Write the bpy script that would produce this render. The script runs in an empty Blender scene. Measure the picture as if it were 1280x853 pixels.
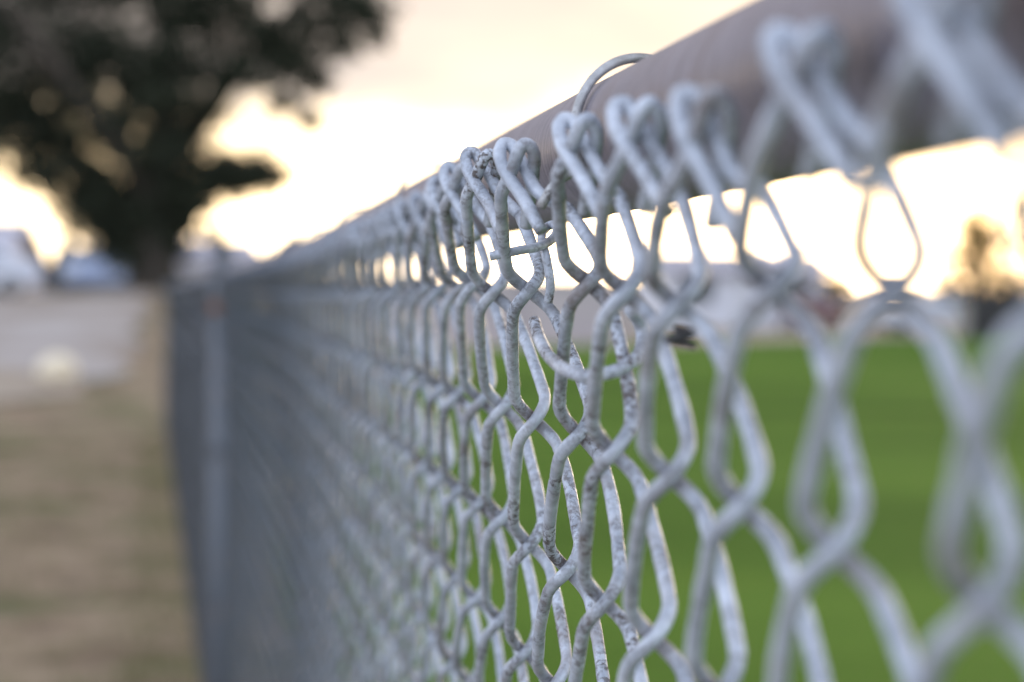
import bpy, bmesh, math, random
import numpy as np
from mathutils import Vector, Matrix, Euler
R = math.radians
random.seed(7)
rng = np.random.default_rng(7)
S = bpy.context.scene
C = S.collection

# ------------------------------------------------------------------ camera
EYE = 1.18                                   # camera height above the ground (m)
YAW, PITCH, ROLL = 0.11325, -0.01691, R(0.6)
fwd = Vector((math.sin(YAW)*math.cos(PITCH), math.cos(YAW)*math.cos(PITCH), math.sin(PITCH)))
rt = Vector((math.cos(YAW), -math.sin(YAW), 0)); up = rt.cross(fwd)
r2 = math.cos(ROLL)*rt + math.sin(ROLL)*up; u2 = -math.sin(ROLL)*rt + math.cos(ROLL)*up
cam_d = bpy.data.cameras.new('camera'); cam = bpy.data.objects.new('camera', cam_d); C.objects.link(cam)
cam.matrix_world = Matrix(((r2.x, u2.x, -fwd.x, 0), (r2.y, u2.y, -fwd.y, 0), (r2.z, u2.z, -fwd.z, EYE), (0, 0, 0, 1)))
cam_d.sensor_fit = 'HORIZONTAL'; cam_d.sensor_width = 22.3; cam_d.lens = 3400/1280*22.3
cam_d.clip_start = 0.02; cam_d.clip_end = 3000
cam_d.dof.use_dof = True; cam_d.dof.focus_distance = 0.703; cam_d.dof.aperture_fstop = 8.2
S.camera = cam

# ------------------------------------------------------------------ sky, sun, exposure
SUN_AZ, SUN_EL = R(24), R(4)                 # azimuth clockwise from +Y, low behind the clouds
S.view_settings.view_transform = 'Standard'; S.view_settings.look = 'None'
S.view_settings.gamma = 1; S.view_settings.exposure = 1.3; S.view_settings.use_curve_mapping = False
wd = bpy.data.worlds.new('World'); S.world = wd; wd.use_nodes = True
nt = wd.node_tree; nt.nodes.clear(); L = nt.links.new
def N(t, **k):
    n = nt.nodes.new(t)
    for a, b in k.items(): setattr(n, a, b)
    return n
def M_(op, a, b=None, c=None, tree=None):
    n = (tree or nt).nodes.new('ShaderNodeMath'); n.operation = op
    lk = (tree or nt).links.new
    for i, v in enumerate((a, b, c)):
        if v is None: continue
        if isinstance(v, (int, float)): n.inputs[i].default_value = v
        else: lk(v, n.inputs[i])
    return n.outputs[0]
def mixc(a, b, f, tree=None, mode='MIX'):
    t = tree or nt
    n = t.nodes.new('ShaderNodeMix'); n.data_type = 'RGBA'; n.blend_type = mode
    for s, v in ((n.inputs[0], f), (n.inputs[6], a), (n.inputs[7], b)):
        if isinstance(v, (int, float)): s.default_value = v
        elif isinstance(v, tuple): s.default_value = (*v, 1)[:4]
        else: t.links.new(v, s)
    return n.outputs[2]
def ramp(fac, stops, tree=None):
    t = tree or nt
    n = t.nodes.new('ShaderNodeValToRGB'); cr = n.color_ramp
    while len(cr.elements) < len(stops): cr.elements.new(0.5)
    for e, (p, c) in zip(cr.elements, stops):
        e.position = p; e.color = (*c, 1) if isinstance(c, tuple) else (c, c, c, 1)
    t.links.new(fac, n.inputs[0]); return n.outputs[0]
sky = N('ShaderNodeTexSky', sky_type='NISHITA', sun_disc=False, sun_elevation=SUN_EL, sun_rotation=SUN_AZ,
        altitude=200, air_density=1.0, dust_density=2.0, ozone_density=1.2)
geo = N('ShaderNodeTexCoord')
sep = N('ShaderNodeSeparateXYZ'); L(geo.outputs['Generated'], sep.inputs[0])
elev = M_('MULTIPLY', M_('ARCSINE', sep.outputs[2]), 180/math.pi)            # degrees
sd = Vector((math.sin(SUN_AZ)*math.cos(SUN_EL), math.cos(SUN_AZ)*math.cos(SUN_EL), math.sin(SUN_EL)))
dot = N('ShaderNodeVectorMath', operation='DOT_PRODUCT'); L(geo.outputs['Generated'], dot.inputs[0]); dot.inputs[1].default_value = sd
sunward = M_('MULTIPLY_ADD', dot.outputs['Value'], 0.5, 0.5)                  # 0 away from the sun .. 1 towards it
# cloud deck: noise laid out on a flat layer seen in perspective
den = M_('ADD', M_('MAXIMUM', sep.outputs[2], 0.0), 0.06)
cx = M_('DIVIDE', sep.outputs[0], den); cyy = M_('DIVIDE', sep.outputs[1], den)
comb = N('ShaderNodeCombineXYZ'); L(cx, comb.inputs[0]); L(cyy, comb.inputs[1])
cn = N('ShaderNodeTexNoise'); cn.inputs['Scale'].default_value = 0.55; cn.inputs['Detail'].default_value = 7; cn.inputs['Roughness'].default_value = 0.55
L(comb.outputs[0], cn.inputs['Vector'])
cn2 = N('ShaderNodeTexNoise'); cn2.inputs['Scale'].default_value = 14; cn2.inputs['Detail'].default_value = 4
L(geo.outputs['Generated'], cn2.inputs['Vector'])
edge = M_('ADD', M_('ADD', elev, 0.35), M_('MULTIPLY', M_('SUBTRACT', cn2.outputs[0], 0.5), 4.5))
deck = ramp(M_('DIVIDE', edge, 10.0), [(0.30, 0.0), (0.46, 1.0)])            # clear strip under the deck near the horizon
cover = ramp(cn.outputs[0], [(0.30, 0.84), (0.62, 1.0)])
mask = M_('MULTIPLY', M_('MULTIPLY', deck, cover), ramp(M_('DIVIDE', elev, 90.0), [(0.25, 1.0), (0.75, 0.55)]))
warm = ramp(sunward, [(0.0, (0.74, 0.82, 1.00)), (0.25, (0.72, 0.80, 0.99)), (0.5, (0.74, 0.82, 1.00)), (0.85, (0.42, 0.41, 0.44)), (0.985, (0.385, 0.330, 0.295)), (1.0, (0.41, 0.35, 0.31))])
shade = ramp(cn.outputs[0], [(0.3, 1.08), (0.66, 0.86)])
cloudcol = mixc(warm, shade, 1.0, mode='MULTIPLY')
skys = mixc(sky.outputs[0], (0.06, 0.06, 0.06), 1.0, mode='MULTIPLY')
glow = M_('MULTIPLY', M_('POWER', 2.718, M_('MULTIPLY', M_('ABSOLUTE', elev), -0.22)), M_('POWER', sunward, 9.0))
glowc = mixc((0, 0, 0), (3.4, 2.85, 2.0), glow)
clear = mixc(skys, glowc, 1.0, mode='ADD')
allsky = mixc(clear, cloudcol, mask)
bg = N('ShaderNodeBackground'); L(allsky, bg.inputs[0]); bg.inputs[1].default_value = 1.0
ow = N('ShaderNodeOutputWorld'); L(bg.outputs[0], ow.inputs[0])

sl = bpy.data.lights.new('sun', 'SUN'); sl.energy = 0.5; sl.angle = R(14); sl.color = (1, 0.80, 0.56)
so = bpy.data.objects.new('sun', sl); C.objects.link(so)
so.rotation_euler = (-sd).to_track_quat('-Z', 'Y').to_euler()

# ------------------------------------------------------------------ materials
def mat(name):
    m = bpy.data.materials.new(name); m.use_nodes = True
    return m, m.node_tree, m.node_tree.nodes['Principled BSDF']
def noise(t, scale, detail=4, rough=0.55, vec=None):
    n = t.nodes.new('ShaderNodeTexNoise'); n.inputs['Scale'].default_value = scale
    n.inputs['Detail'].default_value = detail; n.inputs['Roughness'].default_value = rough
    if vec is not None: t.links.new(vec, n.inputs['Vector'])
    return n.outputs[0]
def coords(t, rnd=True):
    tc = t.nodes.new('ShaderNodeTexCoord')
    if not rnd: return tc.outputs['Object']
    oi = t.nodes.new('ShaderNodeObjectInfo'); ad = t.nodes.new('ShaderNodeVectorMath'); ad.operation = 'ADD'
    sc = t.nodes.new('ShaderNodeVectorMath'); sc.operation = 'SCALE'; sc.inputs[0].default_value = (3.1, 1.7, 2.3)
    t.links.new(oi.outputs['Random'], sc.inputs[3])
    t.links.new(tc.outputs['Object'], ad.inputs[0]); t.links.new(sc.outputs[0], ad.inputs[1])
    return ad.outputs[0]
def bump(t, b, h, strength, dist):
    n = t.nodes.new('ShaderNodeBump'); n.inputs['Strength'].default_value = strength; n.inputs['Distance'].default_value = dist
    t.links.new(h, n.inputs['Height']); t.links.new(n.outputs[0], b.inputs['Normal'])

def zinc(name, light, dull, dirt, dirt_lo, dirt_hi, metallic=0.35):
    m, t, b = mat(name); v = coords(t)
    base = mixc(dull, light, ramp(noise(t, 130, 5, 0.6, v), [(0.36, 0.0), (0.62, 1.0)], t), t)
    spots = ramp(noise(t, 620, 5, 0.7, v), [(dirt_lo, 0.0), (dirt_hi, 1.0)], t)
    patch = ramp(noise(t, 55, 5, 0.65, v), [(0.43, 0.05), (0.60, 1.0)], t)
    og = t.nodes.new('ShaderNodeObjectInfo'); sg = t.nodes.new('ShaderNodeSeparateColor'); t.links.new(og.outputs['Color'], sg.inputs[0])
    d = M_('MULTIPLY', spots, M_('MULTIPLY', patch, M_('MULTIPLY_ADD', sg.outputs[1], 0.6, 0.4, tree=t), tree=t), tree=t)      # object colour G: how dirty the wire is
    base = mixc(base, ramp(noise(t, 330, 5, 0.65, v), [(0.32, 0.86), (0.64, 1.06)], t), 1.0, t, 'MULTIPLY')
    gr = t.nodes.new('ShaderNodeAttribute'); gr.attribute_name = 'grime'     # old dirt caught where wires cross
    kd = M_('MULTIPLY', gr.outputs['Fac'], ramp(noise(t, 240, 5, 0.7, v), [(0.40, 0.15), (0.58, 1.0)], t), tree=t)
    d = M_('MINIMUM', M_('MULTIPLY_ADD', kd, 0.62, d, tree=t), 0.95, tree=t)
    col = mixc(base, dirt, d, t)
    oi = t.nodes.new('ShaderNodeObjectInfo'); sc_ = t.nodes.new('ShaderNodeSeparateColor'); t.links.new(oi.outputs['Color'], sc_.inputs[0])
    col = mixc((0.105, 0.128, 0.162), col, sc_.outputs[0], t)          # object colour: how little painted shade darkens the wire
    stain = ramp(noise(t, 46, 5, 0.65, v), [(0.52, 0.0), (0.70, 0.6)], t)
    col = mixc(col, (0.20, 0.15, 0.12), stain, t)
    t.links.new(col, b.inputs['Base Color'])
    t.links.new(M_('MULTIPLY', M_('SUBTRACT', 1.0, d, tree=t), metallic, tree=t), b.inputs['Metallic'])
    t.links.new(M_('MULTIPLY_ADD', d, 0.3, 0.46, tree=t), b.inputs['Roughness'])
    hgt = M_('ADD', noise(t, 420, 5, 0.6, v), M_('MULTIPLY', d, -0.5, tree=t), tree=t)
    bump(t, b, hgt, 0.3, 0.0004)
    return m
ZINC = zinc('galvanised_wire', (0.63, 0.67, 0.74), (0.40, 0.435, 0.495), (0.085, 0.060, 0.045), 0.46, 0.57, 0.18)
RUSTY = zinc('weathered_wire', (0.40, 0.38, 0.37), (0.24, 0.22, 0.21), (0.09, 0.055, 0.035), 0.47, 0.56, 0.2)
TIEM = zinc('tie_wire', (0.50, 0.50, 0.50), (0.30, 0.29, 0.28), (0.08, 0.06, 0.05), 0.52, 0.62)
DARKW = zinc('shaded_wire', (0.06, 0.06, 0.065), (0.03, 0.03, 0.03), (0.02, 0.02, 0.02), 0.5, 0.6, 0.1)  # near-black colour stands for the shade on the coil

def pipe_mat():
    m, t, b = mat('weathered_pipe'); v = coords(t, False)
    mp = t.nodes.new('ShaderNodeMapping'); mp.inputs['Scale'].default_value = (1, 9, 1); t.links.new(v, mp.inputs[0])
    streak = noise(t, 60, 6, 0.65, mp.outputs[0])
    col = mixc((0.125, 0.113, 0.135), (0.265, 0.240, 0.282), ramp(streak, [(0.35, 0.0), (0.65, 1.0)], t), t)
    blot = ramp(noise(t, 28, 5, 0.6, v), [(0.50, 0.0), (0.68, 0.7)], t)
    col = mixc(col, (0.155, 0.120, 0.125), blot, t)
    spk = ramp(noise(t, 700, 3, 0.6, v), [(0.60, 0.0), (0.66, 0.6)], t)
    col = mixc(col, (0.10, 0.08, 0.075), spk, t)
    t.links.new(col, b.inputs['Base Color']); b.inputs['Metallic'].default_value = 0.6; b.inputs['Roughness'].default_value = 0.48
    bump(t, b, M_('ADD', streak, noise(t, 500, 3, 0.6, v), tree=t), 0.3, 0.0004)
    return m
PIPE = pipe_mat()
MIDPIPE = zinc('grey_zinc_pipe', (0.105, 0.122, 0.142), (0.080, 0.092, 0.108), (0.09, 0.08, 0.07), 0.55, 0.64, 0.3)
OLDPIPE = zinc('old_zinc_pipe', (0.17, 0.185, 0.205), (0.12, 0.13, 0.145), (0.07, 0.06, 0.05), 0.55, 0.62, 0.2)

def plain(name, c1, c2, scale, rough=0.8, bs=0.2, bd=0.01, metallic=0.0):
    m, t, b = mat(name); v = coords(t)
    f = noise(t, scale, 5, 0.6, v)
    t.links.new(mixc(c1, c2, ramp(f, [(0.35, 0.0), (0.65, 1.0)], t), t), b.inputs['Base Color'])
    b.inputs['Roughness'].default_value = rough; b.inputs['Metallic'].default_value = metallic
    if bs: bump(t, b, f, bs, bd)
    return m
def soil_mat():
    m, t, b = mat('dry_soil'); v = coords(t, False)
    a = mixc((0.21, 0.150, 0.100), (0.34, 0.260, 0.175), ramp(noise(t, 2.2, 6, 0.6, v), [(0.38, 0.0), (0.60, 1.0)], t), t)
    g = ramp(noise(t, 0.9, 6, 0.65, v), [(0.50, 0.0), (0.64, 0.7)], t)
    a = mixc(a, (0.08, 0.115, 0.03), g, t)
    d = ramp(noise(t, 5.0, 5, 0.6, v), [(0.56, 0.0), (0.68, 0.7)], t)
    a = mixc(a, (0.075, 0.058, 0.05), d, t)
    s = ramp(noise(t, 38, 4, 0.6, v), [(0.4, 0.75), (0.62, 1.15)], t)
    a = mixc(a, s, 1.0, t, 'MULTIPLY')
    t.links.new(a, b.inputs['Base Color']); b.inputs['Roughness'].default_value = 0.95; b.inputs['Specular IOR Level'].default_value = 0.1
    bump(t, b, noise(t, 30, 6, 0.7, v), 0.6, 0.03); return m
def turf_mat():
    m, t, b = mat('turf'); v = coords(t, False)
    sp = t.nodes.new('ShaderNodeSeparateXYZ'); t.links.new(v, sp.inputs[0])
    mp = t.nodes.new('ShaderNodeMapping'); mp.inputs['Scale'].default_value = (0.05, 0.16, 1); t.links.new(v, mp.inputs[0])
    f = noise(t, 1.0, 6, 0.55, mp.outputs[0])
    mow = M_('SINE', M_('MULTIPLY', M_('ADD', sp.outputs[1], M_('MULTIPLY', sp.outputs[0], 0.12, tree=t), tree=t), 1.9, tree=t), tree=t)
    f2 = M_('ADD', f, M_('MULTIPLY', mow, 0.035, tree=t), tree=t)
    a = mixc((0.036, 0.090, 0.009), (0.112, 0.205, 0.026), ramp(f2, [(0.34, 0.0), (0.64, 1.0)], t), t)
    y = ramp(noise(t, 0.5, 6, 0.65, v), [(0.55, 0.0), (0.70, 0.5)], t)
    a = mixc(a, (0.140, 0.210, 0.026), y, t)
    s = ramp(noise(t, 60, 3, 0.6, v), [(0.35, 0.7), (0.65, 1.2)], t)
    a = mixc(a, s, 1.0, t, 'MULTIPLY')
    t.links.new(a, b.inputs['Base Color']); b.inputs['Roughness'].default_value = 0.9; b.inputs['Specular IOR Level'].default_value = 0.03
    bump(t, b, noise(t, 80, 4, 0.7, v), 0.7, 0.02); return m
def leaf_mat(name, c1, c2, trans=0.25):
    m, t, b = mat(name)
    at = t.nodes.new('ShaderNodeAttribute'); at.attribute_name = 'tint'
    t.links.new(mixc(c1, c2, at.outputs['Fac'], t), b.inputs['Base Color'])
    b.inputs['Roughness'].default_value = 0.85; b.inputs['Specular IOR Level'].default_value = 0.15
    b.inputs['Transmission Weight'].default_value = 0.0
    tr = t.nodes.new('ShaderNodeBsdfTranslucent'); t.links.new(mixc(c1, c2, at.outputs['Fac'], t), tr.inputs[0])
    mx = t.nodes.new('ShaderNodeMixShader'); mx.inputs[0].default_value = trans
    t.links.new(b.outputs[0], mx.inputs[1]); t.links.new(tr.outputs[0], mx.inputs[2])
    t.links.new(mx.outputs[0], t.nodes['Material Output'].inputs[0]); return m
RUSTM = plain('rusty_band', (0.16, 0.075, 0.04), (0.26, 0.12, 0.06), 90, 0.9, 0.3, 0.001)
SOIL, TURF = soil_mat(), turf_mat()
GRAVEL = plain('pale_gravel', (0.24, 0.190, 0.150), (0.38, 0.340, 0.315), 0.6, 0.95, 0.5, 0.02)
TRACK = plain('packed_dirt', (0.27, 0.21, 0.16), (0.34, 0.28, 0.21), 2, 0.95)
STUCCO = plain('mauve_stucco', (0.42, 0.375, 0.38), (0.50, 0.45, 0.44), 1.2, 0.9)
GREYW = plain('grey_siding', (0.66, 0.66, 0.70), (0.74, 0.74, 0.78), 1.0, 0.8)
CREAMW = plain('cream_siding', (0.64, 0.60, 0.54), (0.72, 0.67, 0.60), 1.0, 0.8)
LILACR = plain('grey_shingle', (0.38, 0.36, 0.40), (0.46, 0.44, 0.48), 6, 0.85)
DARKWALL = plain('dark_boards', (0.028, 0.026, 0.026), (0.05, 0.045, 0.042), 3, 0.8)
WOOD = plain('weathered_wood', (0.30, 0.26, 0.23), (0.40, 0.35, 0.31), 8, 0.85)
BARK = plain('bark', (0.045, 0.035, 0.028), (0.085, 0.068, 0.055), 14, 0.95, 0.8, 0.03)
LEAFD = leaf_mat('dark_leaf', (0.028, 0.034, 0.024), (0.054, 0.061, 0.038), 0.12)
LEAFO = leaf_mat('olive_leaf', (0.09, 0.075, 0.022), (0.20, 0.15, 0.040), 0.6)
LEAFG = leaf_mat('green_leaf', (0.034, 0.046, 0.020), (0.10, 0.082, 0.030), 0.28)
TYRE = plain('rubber', (0.02, 0.02, 0.02), (0.035, 0.035, 0.035), 30, 0.85)
RIM = plain('alloy', (0.5, 0.5, 0.5), (0.6, 0.6, 0.6), 20, 0.35, 0, 0, 0.8)
def paint(name, c):
    m, t, b = mat(name); b.inputs['Base Color'].default_value = (*c, 1); b.inputs['Roughness'].default_value = 0.28
    b.inputs['Coat Weight'].default_value = 0.6
    return m
WHITEP, BLUEP, REDL = paint('white_paint', (0.72, 0.74, 0.80)), paint('blue_paint', (0.30, 0.36, 0.50)), paint('red_lens', (0.45, 0.02, 0.02))
REDP = paint('red_paint', (0.17, 0.07, 0.07))
GLASS = paint('window_glass', (0.05, 0.06, 0.07)); GLASS.node_tree.nodes['Principled BSDF'].inputs['Roughness'].default_value = 0.06
LAMPM = paint('lamp_lens', (0.75, 0.75, 0.72))
TRIM = paint('white_trim', (0.66, 0.66, 0.68))

# ------------------------------------------------------------------ helpers
def mesh(name, V, F, m, smooth=False):
    me = bpy.data.meshes.new(name); me.from_pydata([tuple(v) for v in V], [], [tuple(f) for f in F])
    me.materials.append(m)
    if smooth: me.polygons.foreach_set('use_smooth', [True]*len(me.polygons))
    me.update(); return me
def grime(me, V, i):
    h = np.asarray(V)[:, 2]-EYE-H0; k = np.round(-h/HW); dh = np.abs(h+k*HW)
    at = me.attributes.new('grime', 'FLOAT', 'POINT'); at.data.foreach_set('value', np.exp(-(dh/0.0042)**2).astype(np.float32)*((k > -1) & ((i+k) % 2 == 1))); return me
def ob(name, me, parent=None, loc=None):
    o = bpy.data.objects.new(name, me); C.objects.link(o)
    if parent: o.parent = parent
    if loc is not None: o.location = loc
    return o
def tag(o, label=None, cat=None, group=None, kind=None):
    for k, v in (('label', label), ('category', cat), ('group', group), ('kind', kind)):
        if v: o[k] = v
    return o
def empty(name, loc, label, cat, group=None, rz=0):
    o = bpy.data.objects.new(name, None); C.objects.link(o); o.location = loc; o.rotation_euler.z = rz
    return tag(o, label, cat, group)
def copy_tree(o, parent=None):
    c = o.copy(); C.objects.link(c); c.parent = parent
    for ch in list(o.children): copy_tree(ch, c)
    return c
def tube(P, r, n=10, caps=True):
    """swept tube along points P (parallel transport); r scalar or per point"""
    P = np.asarray(P, float); K = len(P); r = np.broadcast_to(np.asarray(r, float), (K,))
    T = np.gradient(P, axis=0); T /= np.linalg.norm(T, axis=1)[:, None] + 1e-12
    a = np.array([1.0, 0, 0]) if abs(T[0][0]) < 0.8 else np.array([0, 1.0, 0])
    nrm = np.cross(T[0], a); nrm /= np.linalg.norm(nrm)
    NN = [nrm]
    for i in range(1, K):
        v = NN[-1] - T[i]*np.dot(NN[-1], T[i]); NN.append(v/np.linalg.norm(v))
    NN = np.array(NN); B = np.cross(T, NN)
    th = np.arange(n)*2*np.pi/n
    V = (P[:, None, :] + r[:, None, None]*(np.cos(th)[None, :, None]*NN[:, None, :] + np.sin(th)[None, :, None]*B[:, None, :])).reshape(-1, 3)
    F = []
    for i in range(K-1):
        for k in range(n):
            k2 = (k+1) % n
            F.append((i*n+k, i*n+k2, (i+1)*n+k2, (i+1)*n+k))
    if caps:
        F.append(tuple(range(n))[::-1]); F.append(tuple((K-1)*n+k for k in range(n)))
    return V, F
def spline(pts, per=8):
    """Catmull-Rom through the points"""
    P = np.asarray(pts, float); P = np.vstack([2*P[0]-P[1], P, 2*P[-1]-P[-2]]); out = []
    for i in range(1, len(P)-2):
        p0, p1, p2, p3 = P[i-1:i+3]
        for t in np.arange(per)/per:
            out.append(0.5*((2*p1)+(-p0+p2)*t+(2*p0-5*p1+4*p2-p3)*t*t+(-p0+3*p1-3*p2+p3)*t**3))
    out.append(P[-2]); return np.array(out)
def joined(parts):
    V, F, o = [], [], 0
    for v, f in parts:
        V.append(np.asarray(v, float)); F += [tuple(i+o for i in q) for q in f]; o += len(v)
    return np.vstack(V), F
def box(cx, cy, cz, sx, sy, sz):
    V = [(cx+sx/2*a, cy+sy/2*b, cz+sz/2*c) for a in (-1, 1) for b in (-1, 1) for c in (-1, 1)]
    F = [(0, 1, 3, 2), (4, 6, 7, 5), (0, 4, 5, 1), (2, 3, 7, 6), (0, 2, 6, 4), (1, 5, 7, 3)]
    return V, F
def bevel_me(me, w, seg=2):
    bm = bmesh.new(); bm.from_mesh(me); bmesh.ops.bevel(bm, geom=bm.edges[:], offset=w, segments=seg, affect='EDGES', clamp_overlap=True)
    bm.to_mesh(me); bm.free(); return me
def smooth01(t): t = np.clip(t, 0, 1); return t*t*(3-2*t)

# ------------------------------------------------------------------ ground
BEND_Y, BEND = 3.0, 0.0205
def fence_x(y):                                     # the fence line bends a little towards the camera side past its second post
    y = np.asarray(y, float); t = y-BEND_Y
    return -BEND*np.where(t > 0.3, t, np.where(t < -0.3, 0, (t+0.3)**2/1.2))
def gz(x, y):
    x = np.asarray(x, float); y = np.asarray(y, float)
    bank = 0.97*smooth01((y-21)/17)*smooth01((2.0-x)/2.6)
    mound = 0.22*np.exp(-((x+1.0)/2.6)**2-((y-42)/3.4)**2)
    rough = 0.012*np.sin(x*1.7+y*0.6)*np.sin(y*0.9-x*0.4)*smooth01((-x-0.2)/1.0)
    z = bank+mound+rough
    return z
def grid_mesh(name, xs, ys, zf, m):
    X, Y = np.meshgrid(xs, ys); V = np.stack([X, Y, zf(X, Y)], -1).reshape(-1, 3); nx = len(xs)
    F = [(j*nx+i, j*nx+i+1, (j+1)*nx+i+1, (j+1)*nx+i) for j in range(len(ys)-1) for i in range(nx-1)]
    return mesh(name, V, F, m, True)
xs = np.concatenate([-np.geomspace(900, 13, 14), np.linspace(-12, 4, 65), np.geomspace(5, 900, 18)])
ys = np.concatenate([[-400, -100, -30, -10, -4], np.linspace(-2, 60, 125), np.geomspace(63, 1500, 16)])
tag(ob('ground', grid_mesh('ground', xs, ys, gz, SOIL)), kind='structure')
# playing field on the far side of the fence, its far edge slanting away to the right
V = []; cols = 40
for a in np.linspace(0, 1, cols):
    ynear = -30 + 0*a
    V.append((0.30 if a == 0 else 0.30+a*a*140, ynear, 0.004))
fx = [v[0] for v in V]
edge_y = lambda x: 50+1.55*x if x < 60 else 143
V2 = [(x, edge_y(x), 0.004) for x in fx]
VV = V+V2; F = [(i, i+1, cols+i+1, cols+i) for i in range(cols-1)]
tag(ob('lawn', mesh('lawn', VV, F, TURF)), kind='structure')
# strip of packed dirt past the grass
VV = [(x, edge_y(x)-0.6, 0.008) for x in fx]+[(x, edge_y(x)+9, 0.008) for x in fx]
tag(ob('dirt_path', mesh('dirt_path', VV, F, TRACK)), kind='structure')
# gravel road crossing the slope on the left
rx = np.linspace(-40, -0.75, 90); ry = np.linspace(27.2, 40, 40)
X, Y = np.meshgrid(rx, ry)
ew = smooth01((-0.4-X)/0.8)
Y = Y+0.10*(X+1)+(0.5*np.sin(X*2.1)+0.35*np.sin(X*5.3+1))*smooth01((29-Y)/3)+(1-ew)*1.4
X = X+(0.10*np.sin(Y*1.9)+0.07*np.sin(Y*4.7))*smooth01((X+3)/2)
Z = gz(X, Y)+0.012
nx = len(rx)
tag(ob('gravel_road', mesh('gravel_road', np.stack([X, Y, Z], -1).reshape(-1, 3),
    [(j*nx+i, j*nx+i+1, (j+1)*nx+i+1, (j+1)*nx+i) for j in range(len(ry)-1) for i in range(nx-1)], GRAVEL, True)), kind='structure')

# added pale slabs, out of view by the camera, bouncing light onto the near wires
def bounce_slab(x, y): return box(x, y, -0.02, 1.485, 1.485, 0.10)
bounce = tag(bpy.data.objects.new('bounce_walk', None), kind='structure'); C.objects.link(bounce)
CONC = plain('bounce_concrete', (0.48, 0.46, 0.43), (0.56, 0.54, 0.51), 5, 0.9, 0.3, 0.004)
me = bevel_me(mesh('bounce_slab', *bounce_slab(0, 0), CONC), 0.012)
for a in range(2):
    for b in range(9): ob('bounce_slab', me, bounce, (-1.02-1.5*a, -8.0+1.5*b, 0))
# low hills closing the horizon
hx = np.linspace(-700, 900, 120)
hh = 3.3+7.5*smooth01((40-hx)/160)+0.9*np.sin(hx*0.021)+0.5*np.sin(hx*0.067+2)
V = [(x, 560, -1) for x in hx]+[(x, 600, h) for x, h in zip(hx, hh)]+[(x, 760, h*1.05) for x, h in zip(hx, hh)]+[(x, 860, -1) for x in hx]
F = [(r*120+i, r*120+i+1, (r+1)*120+i+1, (r+1)*120+i) for r in range(3) for i in range(119)]
tag(ob('hills', mesh('hills', V, F, plain('hill_scrub', (0.13, 0.125, 0.14), (0.19, 0.18, 0.20), 0.03, 0.95, 0), True)), kind='structure')
# bare tan track along the near edge of the gravel
tx = np.linspace(-40, -1.15, 160); ty = np.linspace(25.0, 28.2, 30)
X, Y = np.meshgrid(tx, ty); Y = Y+(0.35*np.sin(X*1.7)+0.2*np.sin(X*4.1))*np.where(Y > 26.6, 0.3, 1)+0.6*smooth01((X+2.2)/1.2)*(26.8-Y)
tag(ob('bare_track', mesh('bare_track', np.stack([X, Y, gz(X, Y)+0.017], -1).reshape(-1, 3), [(j*160+i, j*160+i+1, (j+1)*160+i+1, (j+1)*160+i) for j in range(29) for i in range(159)], TRACK, True)), kind='structure')

# ------------------------------------------------------------------ the fence
W = 0.0718; HW = W/2
Z0, D0, H0 = 0.6951, 0.0854, 0.00157                # knot (0, 0): distance along the fence, distance off the camera's line, height above the eye
WR = 0.00164                                         # wire radius
DD = 0.0043                                          # half the depth of the flattened spiral
RAIL_D, RAIL_H, RAIL_R = 0.1068, 0.0389, 0.0170
KMAX = 32
BOTTOM = 31
def lean(h): return 1.14*0.016*np.tanh(-(h)/0.17)
# knots read off close to the camera: (column, row): (across the fence, height) in mm off the regular net
OFF = {(1, -1): (-7.5, 1.5), (3, -1): (-7.0, 1), (5, -1): (-5, 0), (-1, -1): (-5.8, 0), (-3, -1): (-1.2, 1.5), (-5, -1): (0.6, 0), (-7, -1): (0.0, -4.0), (-9, -1): (1.2, 0.3), (-11, -1): (1.2, 0.8),
       (4, 0): (-2.0, 2.0), (2, 0): (-3.8, -0.8), (0, 0): (-2.0, -0.2), (-2, 0): (3.2, 1.6), (-4, 0): (0.5, -0.6), (-6, 0): (-1.3, -2.8), (-8, 0): (0.8, 0.1), (-10, 0): (1.3, -0.4),
       (3, 1): (-0.3, 1.3), (1, 1): (0.3, 0.8), (-1, 1): (2.4, 0.9), (-3, 1): (0.2, 0.5), (-5, 1): (0.1, 0.2), (-7, 1): (0.1, 0), (-9, 1): (-1.0, -0.4), (-11, 1): (-0.9, 0.3),
       (2, 2): (0.4, -0.7), (0, 2): (1.2, -0.3), (-2, 2): (0.6, -0.8), (-4, 2): (-0.5, 0.3)}
_j = {}
def knot(j, k, jit=1.0):
    """(across, along, height above the eye) of the knot in column j, row k; along is relative to column 0"""
    h = H0 - HW*k
    key = (j, k)
    if key not in _j:
        g = np.random.default_rng(abs(hash((j*7919+k*104729+12345))) % (2**32)).normal(size=3)
        _j[key] = (g[0]*0.0006, g[1]*0.0016, g[2]*0.0008)
    jd, js, jh = _j[key]
    if key in OFF: jd, jh = OFF[key][0]/1000, OFF[key][1]/1000; js *= 0.5
    if k == -1: h -= 0.0065                          # the knuckled edge sits a little low
    return np.array([D0+lean(h-H0)+jd*jit, j*HW+js*jit, h+jh*jit])
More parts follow.
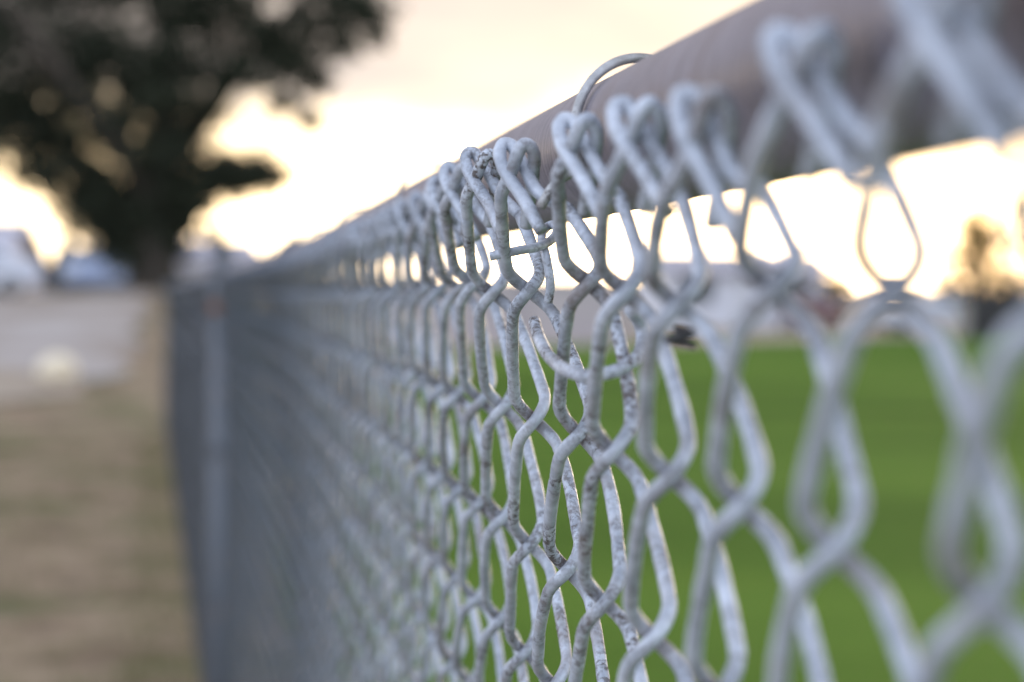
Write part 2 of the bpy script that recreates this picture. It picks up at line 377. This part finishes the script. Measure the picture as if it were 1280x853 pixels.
def hook(k, role):
    """knuckled end of a wire at its top knot; listed from the cut end to where the straight leg takes over (mm: along, across, up)"""
    if role == 'A':      # comes up on the near side, folds over to the far side, its end left hanging down at the back
        q = [(9.6, 2.6, -14.0), (5.0, 3.0, -7.4), (0.4, 3.4, -1.0), (-3.0, 3.2, 3.0), (-4.6, 1.8, 5.2), (-5.0, 0.3, 5.4), (-4.0, -0.9, 3.4), (-0.5, -2.0, -0.6), (4.8, -4.0, -6.4)]
    else:                # comes up on the far side, folds over to the near side, its end tucked down in front
        q = [(-12.5, 3.6, -15.5), (-5.6, 0.2, -7.6), (0.4, -3.4, -0.8), (3.4, -4.4, 3.4), (5.0, -3.6, 5.8), (5.2, -1.8, 6.0), (4.0, -0.2, 3.8), (0.3, 1.7, -0.6), (-5.0, 4.4, -6.4)]
    return [k+np.array([b, a, c])/1000 for a, b, c in q]
def wire_path(i, jit=1.0, nleg=14, rows=BOTTOM):
    """centre line of woven wire i, which runs between columns i and i+1, from its knuckle down"""
    us = np.linspace(0, 1, nleg, endpoint=False)
    t1, t0 = 0.08, 0.20
    def ease(u):                                     # velocity ramps at both ends
        n = 1/(1-t1)
        return np.where(u < t1, n*u*u/(2*t1), np.where(u > 1-t1, 1-n*(1-u)**2/(2*t1), n*(u-t1/2)))
    prof = np.sin(np.pi/2*np.minimum(1, np.minimum(us, 1-us)/t0))*(1+0.22*np.sin(np.pi*us))
    pts = []
    for k in range(-1, rows):
        near0 = (i+k) % 2 == 0
        a = knot(i if near0 else i+1, k, jit); b = knot(i+1 if near0 else i, k+1, jit)
        o = WR*1.08
        a = a+np.array([0, -o if near0 else o, 0]); b = b+np.array([0, o if near0 else -o, 0])
        e = ease(us)
        L = a[None]+(b-a)[None]*np.stack([us, e, us], 1)
        L[:, 0] += (-1 if near0 else 1)*(DD if k > -1 else DD*1.08)*prof
        if k == -1:
            role = 'A' if near0 else 'B'
            kk = knot(i if near0 else i+1, -1, jit)
            hk = hook(kk, role)
            if i in HOOKTWIST: hk = [kk+Matrix.Rotation(HOOKTWIST[i], 3, 'X') @ Vector(p-kk) for p in hk]
            hk = np.array([np.array(p) for p in hk])
            L = L[us > 0.32]
            L = np.vstack([spline(np.vstack([hk, L[:2]]), 6)[:-6], L]) if True else L
        pts.append(L)
    return np.vstack(pts)
HOOKTWIST = {-8: R(10), -7: R(-8), 1: R(5), -12: R(4)}

fence = empty('chain_link_fence', (0, 0, 0), 'weathered galvanised chain link fence running from the camera beside green field', 'fence')
WX = lambda P: np.stack([P[:, 0]+fence_x(P[:, 1]+Z0), P[:, 1]+Z0, P[:, 2]+EYE], 1)
def shade_and_dirt(i):                                          # R paints shade in, darker along the fence; G is dirt
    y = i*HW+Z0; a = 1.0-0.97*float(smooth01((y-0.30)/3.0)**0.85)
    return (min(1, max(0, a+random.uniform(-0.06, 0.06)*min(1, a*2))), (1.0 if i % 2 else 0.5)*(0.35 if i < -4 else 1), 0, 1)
JN0, JN1 = -26, 62                                   # wires built one by one
for i in range(JN0, JN1):
    near = -16 <= i <= 24
    P = wire_path(i, 1.0, 22 if near else 12, BOTTOM)
    org = np.array([D0, i*HW, 0.0])
    wob = np.random.default_rng(1000+i+300)
    wave = np.zeros_like(P)
    for q in range(3):
        fq = wob.uniform(60, 260); ph = wob.uniform(0, 6.28, 3)
        wave += 0.00013*np.stack([np.sin(P[:, 2]*fq+ph[0]), np.sin(P[:, 2]*fq*1.1+ph[1]), 0*P[:, 2]], 1)
    Pw = WX(P+wave)
    o0 = np.array([fence_x(i*HW+Z0), i*HW+Z0, 0.0])
    rr = WR*(1+0.025*np.sin(np.arange(len(Pw))*0.9+i)+0.02*wob.normal(size=len(Pw)))
    V, F = tube(Pw-o0, rr, 12 if near else 7)
    ob('woven_wire', grime(mesh('woven_wire', V, F, ZINC, True), V, i), fence, tuple(o0)).color = shade_and_dirt(i)
TERM_Y = 5.5
# further along they share a few meshes
variants = {}
for par in (0, 1):
    for v in range(5):
        i = 200+par+2*v*7
        P = wire_path(i, 0.8, 9, BOTTOM); P[:, 1] -= i*HW
        P[:, 2] += EYE
        V, F = tube(P, WR, 5, False)
        variants[par, v] = mesh('woven_wire', V, F, ZINC, True)
J300 = JN0+300
for i in range(JN1, J300):
    y = i*HW+Z0
    if abs(y-TERM_Y) < 0.045: continue             # the terminal post stands here
    o = ob('woven_wire', variants[i % 2, (i*7//3) % 5], fence, (float(fence_x(y)), y, 0)); o.color = shade_and_dirt(i)
FENCE_END = 23.0
far = []
base = {}
for par in (0, 1):
    i = 300+par; P = wire_path(i, 0.6, 5, BOTTOM); P[:, 1] -= i*HW; P[:, 2] += EYE
    base[par] = tube(P, WR*1.1, 3, False)
i = J300
while i*HW+Z0 < FENCE_END-0.02:
    y = i*HW+Z0; V, F = base[i % 2]; far.append((np.asarray(V)+np.array([float(fence_x(y)), y, 0]), F)); i += 1
fw = ob('distant_woven_wire', mesh('distant_woven_wire', *joined(far), ZINC), fence); fw['kind'] = 'stuff'; fw.color = (0.0, 0, 0, 1)  # carries the full painted shade of the far wires
# top rail
ry_ = np.concatenate([np.linspace(-0.9, 2.6, 12), np.linspace(2.65, 3.35, 15), np.linspace(3.6, FENCE_END, 50)])
V, F = tube(np.stack([RAIL_D+fence_x(ry_), ry_, np.full_like(ry_, RAIL_H+EYE)], 1), RAIL_R, 48)
ob('top_rail', mesh('top_rail', V, F, PIPE, True), fence)
# posts on the far side, each with a loop cap the rail runs through
def post(y, r=0.024, name='fence_post'):
    x = RAIL_D+0.027+float(fence_x(y))
    zt = EYE+RAIL_H-RAIL_R-0.012
    V, F = tube([(0, 0, -0.3), (0, 0, 0.4), (0, 0, zt)], r, 24)
    p = ob(name, mesh(name, V, F, OLDPIPE, True), fence, (x, y, 0))
    cap = []
    cap.append(tube([(0, 0, zt-0.03), (0, 0, zt-0.004), (0, 0, zt+0.006)], [r+0.003, r+0.003, r*0.75], 24))
    ring = [(-0.027+math.cos(a)*(RAIL_R+0.004), 0, EYE+RAIL_H+math.sin(a)*(RAIL_R+0.004)) for a in np.linspace(0, 2*np.pi, 25)]
    cap.append(tube(ring, 0.004, 8)); cap.append(tube([(-0.027, 0, EYE+RAIL_H+RAIL_R+0.003), (-0.027, 0, EYE+RAIL_H+RAIL_R+0.014)], [0.009, 0.004], 10)); cap.append(tube([(0, 0, zt), (-0.006, 0, zt+0.014)], [0.012, 0.007], 10))
    V, F = joined(cap); ob('post_cap', mesh('post_cap', V, F, OLDPIPE, True), p)
for y in (0.20, 3.10, 6.15, 9.2, 12.25, 15.3, 18.35, 21.4): post(y)
post(FENCE_END, 0.036, 'end_post')
# terminal post set in the line of the net, with its bands
tx_, tr = D0+0.012+float(fence_x(TERM_Y)), 0.031
V, F = tube([(0, 0, -0.3), (0, 0, 0.5), (0, 0, EYE+0.055)], tr, 28)
tp = ob('terminal_post', mesh('terminal_post', V, F, MIDPIPE, True), fence, (tx_, TERM_Y, 0))
V, F = tube([(0, 0, EYE+0.045), (0, 0, EYE+0.058), (0, 0, EYE+0.072), (0, 0, EYE+0.080)], [tr+.003, tr+.003, tr*.75, tr*.25], 24); ob('post_cap', mesh('post_cap', V, F, MIDPIPE, True), tp)
for zb, mb in ((EYE-0.03, RUSTM), (EYE-0.32, MIDPIPE), (EYE-0.62, MIDPIPE), (EYE-0.92, MIDPIPE)):
    a_ = np.linspace(0, 2*np.pi, 29)
    V, F = joined([tube([(0, 0, zb-.011), (0, 0, zb+.011)], tr+.0022, 28), box(tr+.012, -0.004, zb, .024, .010, .022), tube([(tr+.014, -.016, zb), (tr+.014, .016, zb)], .004, 8)])
    ob('tension_band', mesh('tension_band', V, F, mb), tp)
# wire ties holding the net to the rail
def tie(y, tilt=0.012, loose=0.0, m=TIEM, r=0.00125):
    x0 = RAIL_D+float(fence_x(y)); pts = []
    for a in np.linspace(R(205), R(-20), 30):
        rr = RAIL_R+r+0.0003+loose*max(0, math.sin(a+0.3))
        pts.append((x0+math.cos(a)*rr, y+tilt*math.cos(a)*0.5, EYE+RAIL_H+math.sin(a)*rr))
    e = np.array(pts[0]); pts = [tuple(e+np.array((-0.010, -0.004, -0.010))), tuple(e+np.array((-0.006, -0.002, -0.004)))]+pts
    V, F = tube(spline(pts, 3), r, 10)
    ob('rail_tie', mesh('rail_tie', V, F, m, True), fence)
for q, y in enumerate((0.662, 1.27, 1.86, 2.46, 3.6, 4.2, 4.8, 5.4, 6.7, 7.3)): tie(y, 0.026 if q == 0 else 0.015, 0.0012 if q == 0 else 0.004 if q == 1 else 0.002)

# loose ends of repair wire, by distance off the camera's line, along and height above the eye (m)
def loose_wire(name, pts, r, m):
    V, F = tube(spline(pts, 6), r, 12)
    return ob(name, mesh(name, V, F, m, True), fence)

loose_wire('repair_wire', [(0.0721, 0.6865, 1.1897), (0.0758, 0.6861, 1.1905), (0.0798, 0.6857, 1.1914), (0.0847, 0.6892, 1.1923), (0.0887, 0.6948, 1.1941), (0.0911, 0.7006, 1.1967), (0.0910, 0.7067, 1.1985), (0.0889, 0.7069, 1.1975), (0.0869, 0.6990, 1.1944), (0.0870, 0.6909, 1.1905), (0.0875, 0.6877, 1.1860), (0.0879, 0.6876, 1.1819), (0.0875, 0.6886, 1.1783)], 0.0012, ZINC)
loose_wire('hooked_wire_end', [(0.0814, 0.6671, 1.1735), (0.0812, 0.657, 1.1701), (0.0812, 0.6398, 1.1662), (0.0812, 0.6166, 1.1638), (0.0825, 0.6013, 1.1627), (0.0855, 0.597, 1.1623), (0.0902, 0.5964, 1.1632), (0.094, 0.598, 1.1648), (0.0973, 0.6027, 1.1672), (0.0988, 0.6077, 1.1707), (0.098, 0.6078, 1.1743), (0.0952, 0.6031, 1.1769)], 0.00155, ZINC)
cp = [(0.0925+0.0025*math.cos(a), 0.523+0.0025*math.sin(a), 1.1705+0.0004*a) for a in np.linspace(0, 2.6*math.pi, 30)]
V, F = tube(cp, 0.0008, 8); ob('wire_coil', mesh('wire_coil', V, F, DARKW, True), fence)

# ------------------------------------------------------------------ trees
def crown(name, blobs, n, size, m, parent, seed, shell=0.35):
    """many small leaf sprays spread through overlapping lobes; tint varies per spray"""
    g = np.random.default_rng(seed)
    vol = np.array([b[3]*b[4]*b[5] for b in blobs]) ** 0.6; vol /= vol.sum()
    V, tint = [], []
    which = g.choice(len(blobs), n, p=vol)
    # sprays gather in clumps so gaps stay open between them
    cl = {}
    for q, b in enumerate(blobs):
        d = g.normal(size=(50, 3)); d /= np.linalg.norm(d, axis=1)[:, None]
        cl[q] = d*(g.uniform(shell, 1.0, (50, 1))), g.uniform(0, 1, 50)
    for w in which:
        b = blobs[w]; c, ct = cl[w]; q = g.integers(50)
        p = c[q]+g.normal(size=3)*0.19
        p = np.array(b[:3])+p*np.array(b[3:6])
        a = g.normal(size=3); a /= np.linalg.norm(a); bb = np.cross(a, g.normal(size=3)); bb /= np.linalg.norm(bb)
        s = size*g.uniform(0.6, 1.4)
        V += [p-a*s, p+bb*s*0.45, p+a*s, p-bb*s*0.45]; tint.append(min(1, max(0, ct[q]*0.7+g.uniform(0, 0.4))))
    F = [(4*i, 4*i+1, 4*i+2, 4*i+3) for i in range(n)]
    me = mesh(name, V, F, m)
    at = me.attributes.new('tint', 'FLOAT', 'FACE'); at.data.foreach_set('value', tint)
    return ob(name, me, parent)
def limb(pts, r0, r1, n=8):
    P = spline(pts, 5); return tube(P, np.linspace(r0, r1, len(P)), n)
def tree(name, loc, trunk, limbs, blobs, n, size, m, label, group, seed):
    t = empty(name, loc, label, 'tree', group)
    V, F = limb(*trunk); ob('trunk', mesh('trunk', V, F, BARK, True), t)
    for l in limbs:
        V, F = limb(*l); ob('limb', mesh('limb', V, F, BARK, True), t)
    crown('crown', blobs, n, size, m, t, seed); return t
tz = float(gz(-0.85, 43))
tree('shade_tree', (-0.80, 43, tz-0.15),
     ([(0, 0, -0.2), (0.02, 0, 0.6), (-0.03, 0.1, 1.2), (0.0, 0.1, 2.0)], 0.42, 0.30, 12),
     [([(0, 0.1, 1.1), (0.7, 0.1, 1.7), (1.3, 0, 1.95), (2.0, -0.2, 2.05)], 0.20, 0.05), ([(0, 0.1, 1.2), (-0.9, 0.2, 2.0), (-2.0, 0.2, 3.0), (-3.0, 0, 3.6)], 0.24, 0.05),
      ([(0, 0.1, 1.9), (0.2, -0.1, 3.2), (0.1, 0.2, 4.8), (-0.2, 0, 6.5)], 0.28, 0.06), ([(0, 0.1, 1.8), (1.0, 0.4, 3.2), (2.1, 0.5, 4.6), (3.2, 0.3, 5.4)], 0.22, 0.04),
      ([(0, 0.1, 1.5), (-0.6, -0.6, 2.5), (-1.5, -1.2, 3.6), (-2.4, -1.8, 4.6)], 0.2, 0.04)],
     [(0.02, 0, 0.55, .42, .5, .42), (-0.2, 0, 0.95, .62, .6, .45), (-0.6, 0, 1.45, .85, .8, .55), (0.35, 0, 1.5, .7, .7, .5), (-1.25, 0, 1.9, .9, 1.0, .5), (-2.3, 0, 2.5, 1.1, 1.1, .65), (0.9, 0, 1.88, .7, .6, .46), (1.45, 0, 2.0, .62, .5, .40), (1.85, 0, 2.05, .42, .45, .30), (0.75, 0.1, 2.0, .6, .6, .36), (1.3, -.1, 2.06, .6, .5, .36), (1.7, 0, 2.1, .42, .4, .30), (0.55, 0, 1.4, .5, .5, .40),
      (0.0, 0, 2.35, 1.0, 1.1, .6), (-1.2, 0, 2.9, 1.4, 1.3, .75), (-2.8, 0, 3.2, 1.3, 1.2, .75), (0.2, 0, 3.2, 1.0, 1.2, .7), (-0.4, 0, 3.8, 1.5, 1.3, .7), (1.5, 0, 3.65, .95, .9, .42), (2.2, 0, 4.1, .8, .9, .45), (2.8, 0, 4.6, .7, .7, .45),
      (3.3, .2, 4.7, .5, .5, .36), (3.0, .1, 4.1, .3, .4, .3), (2.55, .1, 3.5, .25, .4, .28), (2.45, 0, 2.9, .22, .3, .22), (3.5, .1, 4.3, .25, .3, .25), (2.0, .1, 3.15, .3, .3, .2), (-1.0, 0, 1.35, .6, .7, .42), (-.45, 0, .85, .5, .5, .4), (.35, 0, 1.0, .4, .5, .4), (1.1, .2, 4.4, 1.1, 1.1, .55), (-1.9, 0, 4.2, 1.5, 1.4, .85), (-3.6, -.2, 4.3, 1.3, 1.3, 1.0), (-0.3, 0, 5.0, 1.6, 1.5, .9), (1.6, 0, 5.3, 1.2, 1.2, .7), (-2.2, 0, 5.6, 1.6, 1.5, 1.0), (0.4, .1, 6.2, 1.6, 1.4, .9), (-1.2, 0, 6.9, 1.5, 1.4, .9)],
     66000, 0.067, LEAFD, 'big dark shade tree standing on a dirt mound beyond the end of the fence', None, 3)
def simple_tree(name, loc, h, w, n, size, m, label, group, seed, conical=False):
    g = np.random.default_rng(seed); bl = []
    if conical:
        for q in range(6):
            f = q/5; bl.append((g.normal()*0.05*w, g.normal()*0.05*w, h*(0.18+0.76*f), w*(0.5-0.42*f), w*(0.5-0.42*f), h*0.13))
    else:
        for q in range(18):
            a = g.uniform(0, 6.28); rr = w*0.34*math.sqrt(g.uniform()); zf = g.uniform(0.14, 0.88)
            bl.append((math.cos(a)*rr, math.sin(a)*rr, h*zf, w*g.uniform(.16, .26), w*g.uniform(.16, .26), h*g.uniform(.09, .16)))
    lim = [] if conical else [([(0, 0, h*0.3), (b[0]*.5, b[1]*.5, (h*.3+b[2])/2), b[:3]], w*0.03, w*0.008, 6) for b in bl[:4]]
    return tree(name, loc, ([(0, 0, -0.3), (0.02*h, 0, h*0.25), (0, 0.01*h, h*0.5), (0, 0, h*0.75)], h*0.03, h*0.008, 8), lim, bl, n, size, m, label, group, seed)
gz1 = lambda x, y: float(gz(x, y))
for nm, x, y, h, w, n, sz, mm, lb, sd_, con in (
    ('young_conifer', -3.95, 81, 2.1, 1.3, 2500, .09, LEAFD, 'small dark conifer beside the white car left of the big tree', 21, True),
    ('young_conifer', 0.6, 95, 3.1, 1.4, 2500, .10, LEAFD, 'slim dark conifer between big tree and fence top', 22, True),
    ('broad_tree', 28.3, 86, 6.0, 6.6, 9000, .12, LEAFG, 'tall dark tree with golden edge behind the dark boards at the right', 23, False),
    ('broad_tree', 27.0, 93, 4.7, 4.6, 4200, .11, LEAFO, 'low golden bushy tree left of the tall dark tree', 24, False),
    ('round_tree', 21.0, 115, 2.9, 2.6, 2500, .14, LEAFO, 'round olive tree crown above left end of the grey house roof', 25, False),
    ('round_tree', 23.9, 118, 3.1, 2.4, 2500, .14, LEAFO, 'round olive tree crown above the middle of the grey house roof', 26, False),
    ('round_tree', 26.0, 112, 2.3, 2.4, 2500, .14, LEAFO, 'small olive tree at the right end of the grey house', 27, False)):
    simple_tree(nm, (x, y, gz1(x, y)), h, w, n, sz, mm, lb, 'far trees around the field', sd_, con)

# ------------------------------------------------------------------ houses, walls, cars
def house(name, loc, w, d, h, rise, wm, rm, label, rz=0, nwin=3):
    t = empty(name, loc, label, 'house', 'houses around the field', rz)
    ob('wall', mesh('wall', *box(0, 0, h/2, w, d, h), wm), t)
    o = 0.4
    V = [(-w/2-o, -d/2-o, h-.05), (w/2+o, -d/2-o, h-.05), (w/2+o, d/2+o, h-.05), (-w/2-o, d/2+o, h-.05), (-w/2-o, 0, h+rise), (w/2+o, 0, h+rise)]
    V += [(v[0], v[1], v[2]+0.14) for v in V]
    F = [(0, 1, 5, 4), (2, 3, 4, 5), (6, 10, 11, 7), (8, 11, 10, 9), (0, 6, 7, 1), (2, 8, 9, 3), (0, 4, 10, 6), (4, 3, 9, 10), (1, 7, 11, 5), (5, 11, 8, 2)]
    ob('roof', mesh('roof', V, F, rm), t)
    ob('gable', mesh('gable', [(-w/2+.01, -d/2, h), (-w/2+.01, d/2, h), (-w/2+.01, 0, h+rise*.92), (w/2-.01, -d/2, h), (w/2-.01, d/2, h), (w/2-.01, 0, h+rise*.92)],
        [(0, 2, 1), (3, 4, 5), (0, 3, 5, 2), (1, 2, 5, 4)], wm), t)
    for q in range(nwin):
        x = (-0.5+(q+0.5)/nwin)*w*0.9
        if q == nwin//2:
            dd = ob('door', mesh('door', *box(x, -d/2-.02, 1.02, .9, .08, 2.04), TRIM), t); ob('handle', mesh('handle', *box(x+.35, -d/2-.09, 1.0, .05, .06, .12), RIM), dd); continue
        f = ob('window', mesh('window', *joined([box(x, -d/2-.03, 1.95, 1.3, .08, .08), box(x, -d/2-.03, 0.95, 1.3, .08, .08), box(x-.61, -d/2-.03, 1.45, .08, .079, .92), box(x+.61, -d/2-.03, 1.45, .08, .079, .92)]), TRIM), t)
        ob('pane', mesh('pane', *box(x, -d/2-.012, 1.45, 1.14, .04, .92), GLASS), f)
    return t
house('grey_house', (20.2, 104, 0), 6.0, 7, 2.15, 0.65, GREYW, LILACR, 'grey house with low shingle roof beyond the far edge of the field')
house('low_house', (-10.8, 92, gz1(-9, 92)-1.0), 9.5, 7, 1.9, 1.5, STUCCO, LILACR, 'mauve house with grey roof at the left edge behind parked cars', R(-8))
house('small_house', (-0.35, 110, gz1(0, 110)-0.9), 3.9, 5, 2.3, 0.9, CREAMW, LILACR, 'narrow cream house seen between big tree trunk and fence', R(10))

w1 = tag(empty('block_wall', (0, 0, 0), 'long mauve stucco wall along the near left edge of the field', 'wall'))
a0, a1 = np.array([2.2, 60.0]), np.array([10.6, 68.5]); dv = (a1-a0); ln = np.hypot(*dv); ang = math.atan2(dv[1], dv[0])
w1.location = (*((a0+a1)/2), 0); w1.rotation_euler.z = ang
ob('panel', mesh('panel', *box(0, 0, 0.76, ln, .2, 1.52), STUCCO), w1); ob('coping', mesh('coping', *box(0, 0, 1.565, ln+.1, .3, .09), LILACR), w1)
for q in range(4): ob('pier', mesh('pier', *box(-ln/2+.2+q*(ln-.4)/3, -.02, 0.80, .4, .40, 1.6), STUCCO), w1)

bf = empty('board_fence', (27.3, 80, 0), 'dark board fence under the tall tree at the right of the field', 'fence', None, R(6))
bm0 = mesh('board', *box(0, 0, 0.72, .235, .025, 1.44), DARKWALL)
for q in range(38): ob('board', bm0, bf, (-4.6+q*0.25, 0.004*(q % 2), 0))
for z in (.35, 1.1): ob('rail', mesh('rail', *box(0, .045, z, 9.6, .05, .09), DARKWALL), bf)
pt = empty('wooden_post', (22.35, 78.5, 0), 'short pale wooden post in front of the dark board fence', 'post')
ob('shaft', bevel_me(mesh('shaft', *box(0, 0, .55, .32, .32, 1.1), WOOD), .02), pt); ob('cap', bevel_me(mesh('cap', *box(0, 0, 1.125, .38, .38, .06), WOOD), .015), pt)

def car(loc, rz, pm, label, tall=False):
    t = empty('parked_car', loc, label, 'car', 'cars parked around the field', rz)
    hr = 1.72 if tall else 1.42
    prof = [(-2.2, .42), (-2.22, .75), (-1.95, .92), (-1.0, 1.0), (-.45, hr-.06), (.1, hr), (1.1, hr-.02), (1.75, 1.08 if not tall else hr-.25), (2.15, 1.0), (2.25, .7), (2.2, .42), (1.75, .30), (-1.75, .30)]
    n = len(prof); V = []
    for s, wdt in ((-1, 1), (1, 1)):
        for (x, z) in prof:
            yy = 0.88 if z < 1.02 else 0.88-(z-1.02)*0.42
            V.append((x, s*yy, z))
    F = [tuple(range(n))[::-1], tuple(range(n, 2*n))]+[(i, (i+1) % n, n+(i+1) % n, n+i) for i in range(n)]
    ob('body', bevel_me(mesh('body', V, F, pm), .05, 2), t)
    for s in (-1, 1):
        top = hr-.12; yb = s*(.885-.02); yt = s*(.885-(top-1.02)*.42)
        for (xa, xb, xc, xd) in ((-.78, -.36, .02, .02), (.10, .10, 1.0, 1.32)):
            Vw = [(xa, yb, 1.03), (xd, yb, 1.03), (xc, yt, top), (xb, yt, top)]
            Vw += [(v[0], v[1]+s*.012, v[2]) for v in Vw]
            ob('window', mesh('window', Vw, [(0, 1, 2, 3), (4, 7, 6, 5), (0, 4, 5, 1), (1, 5, 6, 2), (2, 6, 7, 3), (3, 7, 4, 0)], GLASS), t)
        for x in (-1.4, 1.4):
            a = np.linspace(0, 2*np.pi, 20, endpoint=False)
            wv, wf = tube([(x, s*.70, .33), (x, s*.72, .33), (x, s*.88, .33), (x, s*.90, .33)], [.29, .33, .33, .29], 20)
            wh = ob('wheel', mesh('wheel', wv, wf, TYRE), t)
            ob('rim', mesh('rim', *tube([(x, s*.86, .33), (x, s*.905, .33), (x, s*.912, .33)], [.2, .2, .08], 14), RIM), wh)
        ob('headlight', bevel_me(mesh('headlight', *box(-2.19, s*.66, .74, .08, .34, .14), LAMPM), .02), t)
        ob('tail_light', bevel_me(mesh('tail_light', *box(2.22, s*.68, .80, .08, .28, .20), REDL), .02), t)
    ob('windscreen', mesh('windscreen', [(-.97, -.78, 1.03), (-.97, .78, 1.03), (-.50, .66, hr-.09), (-.50, -.66, hr-.09), (-.99, -.78, 1.04), (-.99, .78, 1.04), (-.53, .66, hr-.08), (-.53, -.66, hr-.08)],
        [(0, 3, 2, 1), (4, 5, 6, 7), (0, 1, 5, 4), (2, 3, 7, 6), (1, 2, 6, 5), (3, 0, 4, 7)], GLASS), t)
    return t
car((-6.9, 78, gz1(-6.9, 78)), R(12), WHITEP, 'white car at the left edge of the photo beside the gravel road')
car((-2.75, 74, gz1(-2.75, 74)), R(88), BLUEP, 'pale blue car parked left of the big tree trunk')
car((25.5, 92.5, 0), R(5), WHITEP, 'white car parked beyond the field left of the dark board fence')
car((22.0, 97.2, 0), R(86), REDP, 'red car parked in front of the grey house')

# pale boulder at the edge of the gravel
bm = bmesh.new(); bmesh.ops.create_icosphere(bm, subdivisions=3, radius=1)
g = np.random.default_rng(5); dirs = g.normal(size=(9, 3)); dirs /= np.linalg.norm(dirs, axis=1)[:, None]; amp = g.uniform(-.16, .16, 9)
for v in bm.verts:
    p = np.array(v.co); k_ = 1+float(np.sum(amp*np.exp(-4*(1-dirs @ p))))+0.02*math.sin(9*p[0]+7*p[1]); v.co = Vector((p[0]*.20*k_, p[1]*.17*k_, p[2]*.165*k_))
me = bpy.data.meshes.new('boulder'); bm.to_mesh(me); bm.free(); me.materials.append(plain('pale_limestone', (0.68, 0.57, 0.40), (0.80, 0.70, 0.52), 9, 0.85, 0.4, 0.01))
me.polygons.foreach_set('use_smooth', [True]*len(me.polygons))
tag(ob('boulder', me, None, (-1.42, 27.0, float(gz(-1.42, 27.0))+0.12)), 'pale cream boulder lying at the edge of the gravel road', 'boulder')

# dry grass tufts in the dirt on this side of the fence
g = np.random.default_rng(11); V, F, tint = [], [], []
for q in range(2600):
    y = g.uniform(3, 22) ; x = -0.05-abs(g.normal())*1.6+float(fence_x(y))
    if g.random() < 0.45: x = float(fence_x(y))+g.uniform(-0.1, 0.35)
    for b in range(7):
        p = np.array([x+g.normal()*.03, y+g.normal()*.03, float(gz(x, y))-.005]); h = g.uniform(.025, .075); d = g.normal(size=2)*.4*h; wd_ = np.array([g.normal(), g.normal(), 0]); wd_ *= .0022/np.linalg.norm(wd_)
        o = len(V); V += [p-wd_, p+wd_, p+np.array([d[0], d[1], h])]; F.append((o, o+1, o+2)); tint.append(g.random())
me = mesh('dry_grass', V, F, leaf_mat('dry_blade', (0.07, 0.10, 0.025), (0.26, 0.21, 0.12), .2))
at = me.attributes.new('tint', 'FLOAT', 'FACE'); at.data.foreach_set('value', tint)
tag(ob('dry_grass', me), kind='stuff', label='short dry grass growing in the dirt along the near side of the fence')
